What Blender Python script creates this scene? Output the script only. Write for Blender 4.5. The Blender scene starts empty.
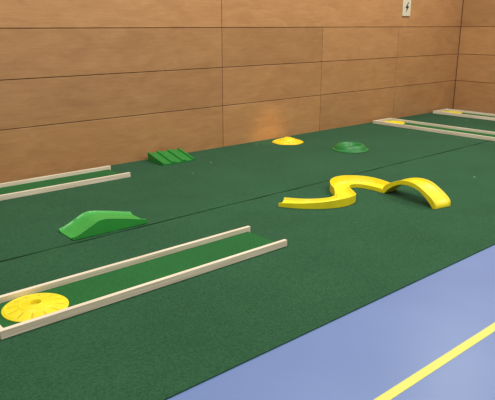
import bpy, math, random
from mathutils import Vector
random.seed(11)
S=1.7
sc=bpy.context.scene
col=sc.collection
sc.view_settings.view_transform='Standard'

# ---------------- materials ----------------
def newmat(name):
    m=bpy.data.materials.new(name); m.use_nodes=True
    nt=m.node_tree; b=nt.nodes['Principled BSDF']
    return m,nt,b
def N(nt,t,**k):
    n=nt.nodes.new(t)
    for a,v in k.items(): setattr(n,a,v)
    return n
def ramp(nt,stops):
    r=N(nt,'ShaderNodeValToRGB'); e=r.color_ramp.elements
    e[0].position=stops[0][0]; e[0].color=(*stops[0][1],1)
    e[1].position=stops[-1][0]; e[1].color=(*stops[-1][1],1)
    for p,c in stops[1:-1]:
        x=e.new(p); x.color=(*c,1)
    return r
def coords(nt,scale):
    tc=N(nt,'ShaderNodeTexCoord'); mp=N(nt,'ShaderNodeMapping')
    mp.inputs['Scale'].default_value=scale
    nt.links.new(tc.outputs['Object'],mp.inputs['Vector']); return mp
def noise(nt,vec,scale,detail=4,rough=.5):
    n=N(nt,'ShaderNodeTexNoise'); n.inputs['Scale'].default_value=scale
    n.inputs['Detail'].default_value=detail; n.inputs['Roughness'].default_value=rough
    nt.links.new(vec.outputs[0],n.inputs['Vector']); return n
def bump(nt,b,h,strength,dist):
    bp=N(nt,'ShaderNodeBump'); bp.inputs['Strength'].default_value=strength; bp.inputs['Distance'].default_value=dist
    nt.links.new(h,bp.inputs['Height']); nt.links.new(bp.outputs[0],b.inputs['Normal'])
def mix(nt,a,bb,f,mode='MIX'):
    m=N(nt,'ShaderNodeMix',data_type='RGBA',blend_type=mode)
    for src,i in ((a,6),(bb,7),(f,0)):
        if hasattr(src,'links'): nt.links.new(src,m.inputs[i])
        else: m.inputs[i].default_value=src if i==0 else (*src,1)
    return m.outputs[2]

def carpet_mat(name,c1,c2,scale=70):
    m,nt,b=newmat(name)
    mp=coords(nt,(1,1,1))
    n=noise(nt,mp,scale,4,.9)
    r=ramp(nt,[(.32,c1),(.68,c2)]); nt.links.new(n.outputs[0],r.inputs[0])
    n2=noise(nt,mp,1.3,5,.6)
    r2=ramp(nt,[(.3,(.90,.90,.90)),(.7,(1.08,1.08,1.08))]); nt.links.new(n2.outputs[0],r2.inputs[0])
    c=mix(nt,r.outputs[0],r2.outputs[0],1.0,'MULTIPLY')
    v=N(nt,'ShaderNodeTexVoronoi'); v.inputs['Scale'].default_value=2.8; nt.links.new(mp.outputs[0],v.inputs['Vector'])
    lt=N(nt,'ShaderNodeMath',operation='LESS_THAN'); lt.inputs[1].default_value=.028
    nt.links.new(v.outputs['Distance'],lt.inputs[0])
    c=mix(nt,c,(.46,.48,.38),lt.outputs[0])
    nt.links.new(c,b.inputs['Base Color'])
    b.inputs['Roughness'].default_value=1; b.inputs['Specular IOR Level'].default_value=.1
    b.inputs['Sheen Weight'].default_value=.05
    bump(nt,b,n.outputs[0],.8,.007)
    return m
M_carpet=carpet_mat('carpet_green',(.010,.056,.025),(.036,.130,.060))
M_seam_shade=carpet_mat('seam_shade_green',(.003,.028,.010),(.010,.060,.024))  # darkened green, paints the shade of the seam between carpets
M_felt=carpet_mat('lane_felt',(.010,.095,.022),(.026,.170,.043),90)

def plastic(name,c,rough=.38,var=.88):
    m,nt,b=newmat(name); mp=coords(nt,(1,1,1)); n=noise(nt,mp,9,3)
    r=ramp(nt,[(.3,tuple(x*var for x in c)),(.7,c)]); nt.links.new(n.outputs[0],r.inputs[0])
    nt.links.new(r.outputs[0],b.inputs['Base Color'])
    b.inputs['Roughness'].default_value=rough
    n2=noise(nt,mp,160,2); bump(nt,b,n2.outputs[0],.15,.001)
    return m
M_yel=plastic('yellow_plastic',(.91,.77,.015),.38)
M_yel2=plastic('yellow_orange_plastic',(.92,.66,.015))
M_grn=plastic('green_plastic',(.04,.38,.06),.36)
M_dgrn=plastic('dark_green_plastic',(.012,.24,.035),.42)
M_vgrn=plastic('deep_green_plastic',(.010,.20,.036),.42)
M_dark=plastic('dark_cup',(.01,.05,.015),.8)
M_orange=plastic('amber_cup',(.70,.52,.01))

def pine_mat():
    m,nt,b=newmat('pine_wood'); mp=coords(nt,(1,1,1))
    a=N(nt,'ShaderNodeMapping'); a.inputs['Scale'].default_value=(2,60,60)
    nt.links.new(mp.outputs[0],a.inputs['Vector'])
    n=noise(nt,a,1.5,4)
    r=ramp(nt,[(.3,(.64,.54,.41)),(.55,(.80,.71,.57)),(.8,(.88,.82,.70))]); nt.links.new(n.outputs[0],r.inputs[0])
    nt.links.new(r.outputs[0],b.inputs['Base Color']); b.inputs['Roughness'].default_value=.5
    return m
M_pine=pine_mat()

def panel_mat(name,axis):
    m,nt,b=newmat(name)
    mp=coords(nt,(1,1,2.6)); mp3=coords(nt,(.8,.8,16))
    n=noise(nt,mp,2.2,8,.72); n.inputs['Distortion'].default_value=.6
    r=ramp(nt,[(.25,(.385,.192,.080)),(.5,(.46,.240,.102)),(.75,(.53,.286,.128))]); nt.links.new(n.outputs[0],r.inputs[0])
    n3=noise(nt,mp3,4,6,.7)
    r3=ramp(nt,[(.3,(.90,.89,.88)),(.7,(1.07,1.07,1.07))]); nt.links.new(n3.outputs[0],r3.inputs[0])
    c=mix(nt,r.outputs[0],r3.outputs[0],1.0,'MULTIPLY')
    at=N(nt,'ShaderNodeAttribute',attribute_name='tint')
    c=mix(nt,c,at.outputs['Color'],1.0,'MULTIPLY')
    nt.links.new(c,b.inputs['Base Color'])
    b.inputs['Roughness'].default_value=.30; b.inputs['Specular IOR Level'].default_value=.5
    bump(nt,b,n.outputs[0],.05,.006)
    return m
M_px=panel_mat('plywood_panel','x'); M_py=panel_mat('plywood_panel_side','y')
M_gap=plastic('panel_groove',(.13,.06,.024),.9)

def floor_mat():
    m,nt,b=newmat('blue_sports_floor'); mp=coords(nt,(1,1,1))
    n=noise(nt,mp,1.2,3)
    r=ramp(nt,[(.3,(.134,.210,.45)),(.7,(.154,.236,.49))]); nt.links.new(n.outputs[0],r.inputs[0])
    nt.links.new(r.outputs[0],b.inputs['Base Color'])
    b.inputs['Roughness'].default_value=.36; b.inputs['Specular IOR Level'].default_value=.4
    return m
M_floor=floor_mat()
M_line=plastic('yellow_line_paint',(.72,.71,.14),.5,.95)
M_cream=plastic('cream_enamel',(.72,.68,.52),.4,.95)
M_black=plastic('black_print',(.02,.02,.02),.6)

# ---------------- helpers ----------------
def obj(name,verts,faces,mats,parent=None,bevel=0,smooth=True,segs=2,mi=None):
    me=bpy.data.meshes.new(name); me.from_pydata([tuple(v) for v in verts],[],faces)
    me.update()
    if not isinstance(mats,(list,tuple)): mats=[mats]
    for m in mats: me.materials.append(m)
    if mi: me.polygons.foreach_set('material_index',mi)
    import bmesh
    bm=bmesh.new(); bm.from_mesh(me); bmesh.ops.recalc_face_normals(bm,faces=bm.faces[:]); bm.to_mesh(me); bm.free()
    o=bpy.data.objects.new(name,me); col.objects.link(o)
    if smooth:
        me.shade_smooth()
        me.set_sharp_from_angle(angle=math.radians(35))
    if bevel:
        bv=o.modifiers.new('bevel','BEVEL'); bv.width=bevel; bv.segments=segs; bv.limit_method='ANGLE'; bv.angle_limit=math.radians(40)
    if parent: o.parent=parent
    return o
def boxvf(x0,x1,y0,y1,z0,z1,off=0):
    v=[(x,y,z) for x in (x0,x1) for y in (y0,y1) for z in (z0,z1)]
    f=[(0,1,3,2),(4,6,7,5),(0,4,5,1),(2,3,7,6),(0,2,6,4),(1,5,7,3)]
    return v,[tuple(i+off for i in q) for q in f]
def box(name,x0,x1,y0,y1,z0,z1,mat,parent=None,bevel=0):
    v,f=boxvf(x0,x1,y0,y1,z0,z1); return obj(name,v,f,mat,parent,bevel)
def empty(name,loc,rot,label,cat,group=None):
    e=bpy.data.objects.new(name,None); e.location=loc; e.rotation_euler=(0,0,rot); e.empty_display_size=.1
    col.objects.link(e); tag(e,label,cat,group); return e
def tag(o,label,cat,group=None):
    o['label']=label; o['category']=cat
    if group: o['group']=group
def struct(o,label,cat):
    o['kind']='structure'; o['label']=label; o['category']=cat

# ---------------- room ----------------
WY=3.93*S; WX=6.82*S; X0=-2.5*S; Y0=-3.0*S; ZT=3.4
fl=box('floor',X0,WX+.2,Y0,WY+.2,-.1,0,M_floor); struct(fl,'periwinkle blue vinyl sports hall floor','floor')
ln=box('trim_1',X0,WX,.824*S,.855*S,0.0,.0015,M_line); struct(ln,'yellow painted court line on the blue floor','line marking')

rows=[0.0,.351,.665,.98,1.30,1.62,2.0]
def panelled(name,axis):
    V=[];F=[];T=[];MI=[]
    def add(b,tint,mi):
        v,f=boxvf(*b,off=len(V)); V.extend(v); F.extend(f); T.extend([tint]*8); MI.extend([mi]*6)
    g=.0042; th=.02
    if axis=='x':
        add((X0,WX+.2,WY,WY+.2,0,ZT),1,1)
        js=[X0/S,.74,3.163,4.376,5.58,6.82-.002]
    else:
        add((WX,WX+.2,Y0,WY,0,ZT),1,1)
        js=[Y0/S,-1.2,0.0,1.3,2.6,3.93-.02]
    for i in range(len(rows)-1):
        jj=list(js)
        if axis=='x' and i in (3,4,5):  jj=[X0/S,.74,3.163,6.818]
        for j in range(len(jj)-1):
            t=random.uniform(.87,1.09)
            a,b=jj[j]*S+g,jj[j+1]*S-g; z0,z1=rows[i]*S+g,rows[i+1]*S-g
            if i==0: z0=.002
            if axis=='x': add((a,b,WY-th,WY-.0005,z0,z1),t,0)
            else: add((WX-th,WX-.0005,a,b,z0,z1),t,0)
    o=obj(name,V,F,[M_px if axis=='x' else M_py,M_gap],smooth=False,mi=MI)
    at=o.data.color_attributes.new('tint','FLOAT_COLOR','POINT')
    for k,t in enumerate(T): at.data[k].color=(t,t,t,1)
    bv=o.modifiers.new('bevel','BEVEL'); bv.width=.0025; bv.segments=1
    return o
w=panelled('wall_back','x'); struct(w,'warm brown plywood panelled sports hall wall','wall')
w=panelled('wall_right','y'); struct(w,'plywood panelled end wall meeting the long wall','wall')

# sign plate
px,pz=5.68*S,1.185*S
e=empty('electrical_sign_plate',(px,WY-.02,pz),0,'small cream plate with black lightning bolt on plywood wall','sign')
box('plate',-.115,.115,-.02,0,-.16,.16,M_cream,e,.004)
bolt=[(.02,.10),(-.045,-.01),(-.005,-.01),(-.03,-.10),(.045,.02),(.005,.02),(.035,.10)]
bolt=[(x*1.2,z*.9-.01) for x,z in bolt]
n=len(bolt)
V=[(x,-.0235,z) for x,z in bolt]+[(x,-.0203,z) for x,z in bolt]
F=[tuple(range(n)),tuple(range(2*n-1,n-1,-1))]+[(i,(i+1)%n,(i+1)%n+n,i+n) for i in range(n)]
o=obj('lightning_bolt_mark',V,F,M_black,e,smooth=False); o['label']='black lightning bolt symbol'

# ---------------- carpets ----------------
CT=.009
def carpet(name,y0,y1,xa,xb,wob0,wob1):
    nx=400; ys=[0,.02,.05,.09,.15,.25,.4,.55,.7,.8,.88,.93,.96,.98,1]
    V=[];F=[]
    def wv(x): return math.sin(x*2.1+1)*.002
    for i in range(nx+1):
        x=xa+(xb-xa)*i/nx
        a=y0+wob0*wv(x); b=y1+wob1*wv(x)
        for t in ys:
            e1=math.exp(-t/.03)*wob0+math.exp(-(1-t)/.03)*wob1
            z=CT-.001-.002*e1*(1+math.sin(x*7+math.sin(x*3)*2))
            V.append((x,a+(b-a)*t,z))
    m=len(ys)
    for i in range(nx):
        for j in range(m-1):
            F.append((i*m+j,(i+1)*m+j,(i+1)*m+j+1,i*m+j+1))
    for j in (0,m-1):
        st=len(V)
        for i in range(nx+1):
            p=V[i*m+j]; V.append((p[0],p[1],.0005))
        for i in range(nx): F.append((i*m+j,(i+1)*m+j,st+i+1,st+i))
    for i in (0,nx):
        st=len(V)
        for j in range(m):
            p=V[i*m+j]; V.append((p[0],p[1],.0005))
        for j in range(m-1): F.append((i*m+j,i*m+j+1,st+j+1,st+j))
    return obj(name,V,F,M_carpet)
c1=carpet('carpet',1.235*S,2.554*S,-1.2*S,6.79*S,0,1)
tag(c1,'dark green needle-felt carpet strip beside the blue floor','carpet','green carpet strips')
c2=carpet('carpet',2.566*S,3.917*S,-1.2*S,6.79*S,1,0)
tag(c2,'dark green needle-felt carpet strip along the plywood wall','carpet','green carpet strips')
V=[];F=[];nx=300  # added dark strip, draws the shaded gap between the two carpets
for i in range(nx+1):
    x=-1.2*S+(7.99*S)*i/nx
    y=2.560*S+math.sin(x*2.1+1)*.002
    wd=.0075+.0015*math.sin(x*4.2)
    V+= [(x,y-wd,.0008),(x,y-wd,.0085),(x,y+wd,.0085),(x,y+wd,.0008)]
for i in range(nx):
    for j in range(3): F.append((4*i+j,4*i+4+j,4*i+5+j,4*i+1+j))
eb=obj('seam_shade_strip',V,F,M_seam_shade,c2); eb['label']='dark green strip standing in for shade in the carpet seam'

# ---------------- lanes ----------------
RW=.019*S; RH=.031*S
def lane(loc,rot,label,LL=1.35*S,LW=.272*S,BT=.014):
    e=empty('minigolf_lane',(loc[0],loc[1],CT),rot,label,'minigolf lane','minigolf lanes with pine rails')
    h=LW/2
    box('bed',RW+.001,LL-.03,-h+RW,h-RW,0.0005,BT,M_felt,e,.001)
    box('end_rail',0,RW,-h+RW+.001,h-RW-.001,.0005,RH-.004,M_pine,e,.002)
    for s in (-1,1):
        y0=-h if s<0 else h-RW
        box('side_rail',0,LL,y0,y0+RW,.0005,RH,M_pine,e,.002)
    return e
BT=.014
lane((.555*S,2.0*S),0,'green felt minigolf lane with pine rails holding yellow target disc',LL=1.325*S,LW=.278*S)
lane((.67*S,3.655*S),0,'green felt minigolf lane with pine rails beside plywood wall',LW=.29*S)
lane((5.285*S,3.86*S),-math.pi/2,'pine railed minigolf lane reaching out from the wall',LW=.29*S)
lane((6.42*S,3.86*S),-math.pi/2,'pine railed minigolf lane next to the end wall',LW=.29*S)

# ---------------- discs ----------------
def revolve(name,prof,mat,parent,ribs=None,nseg=144,close_center=True,slot=None,lobe=None):
    V=[];F=[];MI=[]
    for r,z in prof:
        for k in range(nseg):
            a=2*math.pi*k/nseg
            zz=z+(ribs(r,a) if ribs else 0)
            rr=r*(lobe(r,a) if lobe else 1)
            V.append((rr*math.cos(a),rr*math.sin(a),zz))
    for i in range(len(prof)-1):
        for k in range(nseg):
            k2=(k+1)%nseg
            F.append((i*nseg+k,i*nseg+k2,(i+1)*nseg+k2,(i+1)*nseg+k))
            MI.append(1 if slot and slot((prof[i][0]+prof[i+1][0])/2,2*math.pi*(k+.5)/nseg) else 0)
    if close_center: F.append(tuple((len(prof)-1)*nseg+k for k in range(nseg))); MI.append(0)
    F.append(tuple(range(nseg))); MI.append(0)
    return obj(name,V,F,mat,parent,mi=MI if slot else None)
def disc(loc,z,R,H,label,mat,cup,rot=0,nr=12,name='target_disc',grp='yellow target discs',ringh=.003,slots=True,dome=1.0,lobes=0):
    e=empty(name,(loc[0],loc[1],z),rot,label,'minigolf obstacle',grp)
    rc=.17*R
    prof=[(R,0.0005),(R,.006),(R*.98,.009)]
    n=60
    for i in range(1,n+1):
        t=i/n; r=R*.98-(R*.98-rc*1.4)*t
        z2=.009+H*t**dome
        for c0 in (.08,.66): z2+=ringh*math.exp(-((t-c0)/.03)**2)
        prof.append((r,z2))
    zt=prof[-1][1]
    prof+=[(rc*1.3,zt+.003),(rc*1.1,zt+.002),(rc*1.0,zt-.004),(rc*.95,.016)]
    def slot(r,a):
        t=(R-r)/(R-rc)
        return .18<t<.48 and math.cos(a*nr)>.86
    def ribs(r,a):
        t=(R-r)/(R-rc)
        return -.003 if (.17<t<.49 and math.cos(a*nr)>.86) else 0
    def lobe(r,a):
        return 1+lobes*(r/R)**2*math.cos(6*a)
    revolve('body',prof,[mat,cup],e,ribs if slots else None,slot=slot if slots else None,lobe=lobe if lobes else None)
    revolve('cup',[(rc*.9,.010),(rc*.9,.017),(rc*.5,.017)],cup,e)
    return e
disc((.730*S,2.0*S),CT+BT,.1165*S,.028,'round yellow plastic target disc lying in the pine lane',M_yel,M_orange)
disc((3.72*S,3.70*S),CT,.135*S,.062,'round yellow plastic target disc on carpet by the wall',M_yel2,M_orange,rot=.3,slots=True,dome=1.4,lobes=.03,ringh=.008)
disc((5.285*S,3.705*S),CT+BT,.119*S,.02,'yellow plastic target disc at the end of a pine lane',M_yel,M_orange)
disc((6.42*S,3.705*S),CT+BT,.119*S,.02,'yellow plastic target disc at the end of a pine lane',M_yel,M_orange)

# green volcano ring
e=empty('volcano_hill',(3.885*S,3.13*S,CT),.5,'low green plastic volcano hill with centre hole on carpet','minigolf obstacle')
R=.152*S
prof=[(R,.0005),(R,.008),(R*.97,.014),(R*.92,.016),(R*.88,.020),(R*.82,.046),(R*.76,.064),(R*.70,.074),(R*.63,.077),(R*.56,.068),(R*.50,.044),(R*.44,.028),(R*.36,.022),(R*.24,.022),(R*.2,.02)]
revolve('body',prof,M_vgrn,e)
revolve('cup',[(R*.19,.012),(R*.19,.021),(R*.1,.021)],M_dark,e)

# ---------------- swept channels ----------------
def catmull(P,n):
    out=[]
    Q=[P[0]]+P+[P[-1]]
    for s in range(len(P)-1):
        p0,p1,p2,p3=[Vector(q) for q in Q[s:s+4]]
        for i in range(n):
            t=i/n
            out.append(.5*((2*p1)+(-p0+p2)*t+(2*p0-5*p1+4*p2-p3)*t*t+(-p0+3*p1-3*p2+p3)*t**3))
    out.append(Vector(P[-1])); return out
def lerp(tab,t):
    for (a,x),(b,y) in zip(tab,tab[1:]):
        if t<=b:
            return x+(y-x)*(t-a)/(b-a)
    return tab[-1][1]
def sm(tab,t,w=.05):
    return sum(lerp(tab,min(tab[-1][0],max(tab[0][0],t+w*k))) for k in (-1,-.5,0,.5,1))/5
def sweep(name,P,mat,parent,width,fn,nsub=14,bevel=.002,tk=.014,pw=5):
    pts=catmull([(*p,) for p in P],nsub); n=len(pts)
    V=[];F=[]
    for i,p in enumerate(pts):
        a=pts[max(0,i-1)]; b=pts[min(n-1,i+1)]
        d=(b-a).normalized(); nl=Vector((-d.y,d.x))
        t=i/(n-1); v=fn(t); fz,bz,rl,rr=v[:4]; h=width/2*(v[4] if len(v)>4 else 1)
        sec=[(h,bz),(h,rl),(h-tk,rl)]
        m=9
        for k in range(m):
            s=1-2*(k+.5)/m
            u=s*(h-tk*1.3)
            rim=rl if s>0 else rr
            sec.append((u,fz+(rim-fz)*abs(s)**pw*.6))
        sec+=[(-h+tk,rr),(-h,rr),(-h,bz)]
        for u,z in sec: V.append((p.x+nl.x*u,p.y+nl.y*u,z))
    m=len(sec)
    for i in range(n-1):
        for j in range(m):
            j2=(j+1)%m
            F.append((i*m+j,i*m+j2,(i+1)*m+j2,(i+1)*m+j))
    F.append(tuple(range(m))); F.append(tuple((n-1)*m+j for j in range(m)))
    return obj(name,V,F,mat,parent,bevel)

def local(P,c): return [((x-c[0])*S,(y-c[1])*S) for x,y in P]
TW=.122*S
c=(2.52,2.25)
e=empty('curved_track',(c[0]*S,c[1]*S,CT),0,'yellow plastic curved ball track leading into another curve','minigolf obstacle','yellow plastic track pieces')
def f1(t):
    b=sm([(0,0),(.25,.5),(.5,1),(.8,.8),(1,.35)],t)
    return (.008+.003*t,.0005,.038+.018*t,.036+.046*b)
sweep('track_body',local([(2.345,2.375),(2.405,2.275),(2.485,2.20),(2.575,2.16),(2.655,2.165),(2.69,2.188),(2.720,2.217)],c),M_yel,e,TW,f1,pw=6,tk=.010)
c=(2.90,2.33)
e=empty('curved_track',(c[0]*S,c[1]*S,CT),0,'yellow plastic curved ball track with raised outer bank beside arched bridge','minigolf obstacle','yellow plastic track pieces')
def f2(t):
    b=sm([(0,.2),(.2,.8),(.5,1),(.8,.7),(1,.1)],t)
    return (.010,.0005,.050+.045*b,.044)
sweep('track_body',local([(2.7235,2.2205),(2.752,2.250),(2.80,2.32),(2.87,2.378),(2.955,2.385),(3.022,2.325),(3.042,2.23),(3.038,2.135)],c),M_yel,e,TW,f2,pw=6,tk=.010)
c=(3.01,1.90)
e=empty('arched_bridge',(c[0]*S,c[1]*S,CT),0,'yellow plastic humpback arch bridge with raised edges on carpet','minigolf obstacle','yellow plastic track pieces')
def f3(t):
    q=min(1,max(0,t))**.92
    h=.156*math.sin(math.pi*q)**.78 if 0<t<1 else 0
    fz=.012+h
    g=max(0,1-abs((q-.5)/.44)**2.4)
    bz=max(.0005,.150*g)
    return (fz,min(bz,fz-.010),fz+.028,fz+.028)
sweep('bridge_body',local([(3.038,2.129),(3.033,2.02),(3.013,1.905),(2.993,1.81),(2.975,1.715)],c),M_yel,e,.128*S,f3,pw=6,tk=.010,nsub=18)

# green hump ramp
c=(1.365,2.672)
e=empty('hump_ramp',(c[0]*S,c[1]*S,CT),-.02,'bright green plastic hump ramp with raised edges on carpet','minigolf obstacle')
tabh=[(0,.004),(.10,.014),(.22,.050),(.36,.100),(.42,.106),(.50,.098),(.70,.062),(.88,.030),(1,.018)]
def f4(t):
    h=sm(tabh,t,.012)
    return (.002+h,.0005,.022+h,.022+h)
sweep('ramp_body',[(-.345,0),(-.2,0),(0,0),(.2,0),(.345,0)],M_grn,e,.172*S,f4,bevel=.002,pw=6,tk=.011)

# green grooved ramp near the wall
e=empty('grooved_ramp',(2.52*S,3.755*S,CT),-.05,'green plastic ramp with parallel ridges near the wall','minigolf obstacle')
V=[];F=[]; ny=13; wx=.28*S; wy=.22*S
ss=[0]
NR=3
for k in range(NR):
    for q in (.14,.17,.5,.83,.86): ss.append((k+q)/NR)
ss.append(1.0)
nx=len(ss)
for i,s in enumerate(ss):
    ph=(s*NR)%1 if s<1 else 0
    g=1 if (ph<.155 or ph>.845) else 0
    for j in range(ny):
        t=j/(ny-1)
        h=.026+.080*t
        V.append(((s-.5)*wx,(t-.5)*wy,h+.016*g-.010))
for i in range(nx-1):
    for j in range(ny-1): F.append((i*ny+j,(i+1)*ny+j,(i+1)*ny+j+1,i*ny+j+1))
loop=[i*ny for i in range(nx)]+[(nx-1)*ny+j for j in range(1,ny)]+[i*ny+ny-1 for i in range(nx-2,-1,-1)]+[j for j in range(ny-2,0,-1)]
st=len(V)
for k in loop: V.append((V[k][0],V[k][1],.0005))
L=len(loop)
for k in range(L): F.append((loop[k],loop[(k+1)%L],st+(k+1)%L,st+k))
F.append(tuple(st+k for k in range(L)))
obj('ramp_body',V,F,M_dgrn,e)

# ---------------- light ----------------
wd=bpy.data.worlds.new('World'); sc.world=wd; wd.use_nodes=True
bg=wd.node_tree.nodes['Background']; bg.inputs[0].default_value=(1,.96,.90,1); bg.inputs[1].default_value=.42
def area(x,y,z,sx,sy,p,rx=0,c=(1,.94,.84)):
    l=bpy.data.lights.new('ceiling_lamp','AREA'); l.shape='RECTANGLE'; l.size=sx; l.size_y=sy; l.energy=p; l.color=c
    o=bpy.data.objects.new('ceiling_lamp',l); o.location=(x,y,z); o.rotation_euler=(rx,0,0); col.objects.link(o)
for x,k in ((1,1.0),(5,1.05),(9,1.28)):
    area(x,4.6,5.2,1.8,.5,108*k,math.radians(8))
    area(x,0.5,5.2,1.8,.5,106*k)
# narrow orange spot added to make a glow around the disc by the wall
l=bpy.data.lights.new('added_glow_spot','SPOT'); l.energy=560; l.spot_size=math.radians(10); l.spot_blend=1; l.color=(1,.64,.22); l.shadow_soft_size=.05
o=bpy.data.objects.new('added_glow_spot',l); o.location=(3.6*S,1.9*S,4.6); col.objects.link(o)
d=Vector((3.70*S,3.84*S,.05))-o.location; o.rotation_euler=d.to_track_quat('-Z','Y').to_euler()

# ---------------- camera ----------------
cd=bpy.data.cameras.new('camera'); cam=bpy.data.objects.new('camera',cd); col.objects.link(cam)
cd.sensor_width=36; cd.lens=600/495*36
cam.location=(0,0,S); cam.rotation_euler=(math.radians(90-16.26),0,math.radians(-41.26))
sc.camera=cam
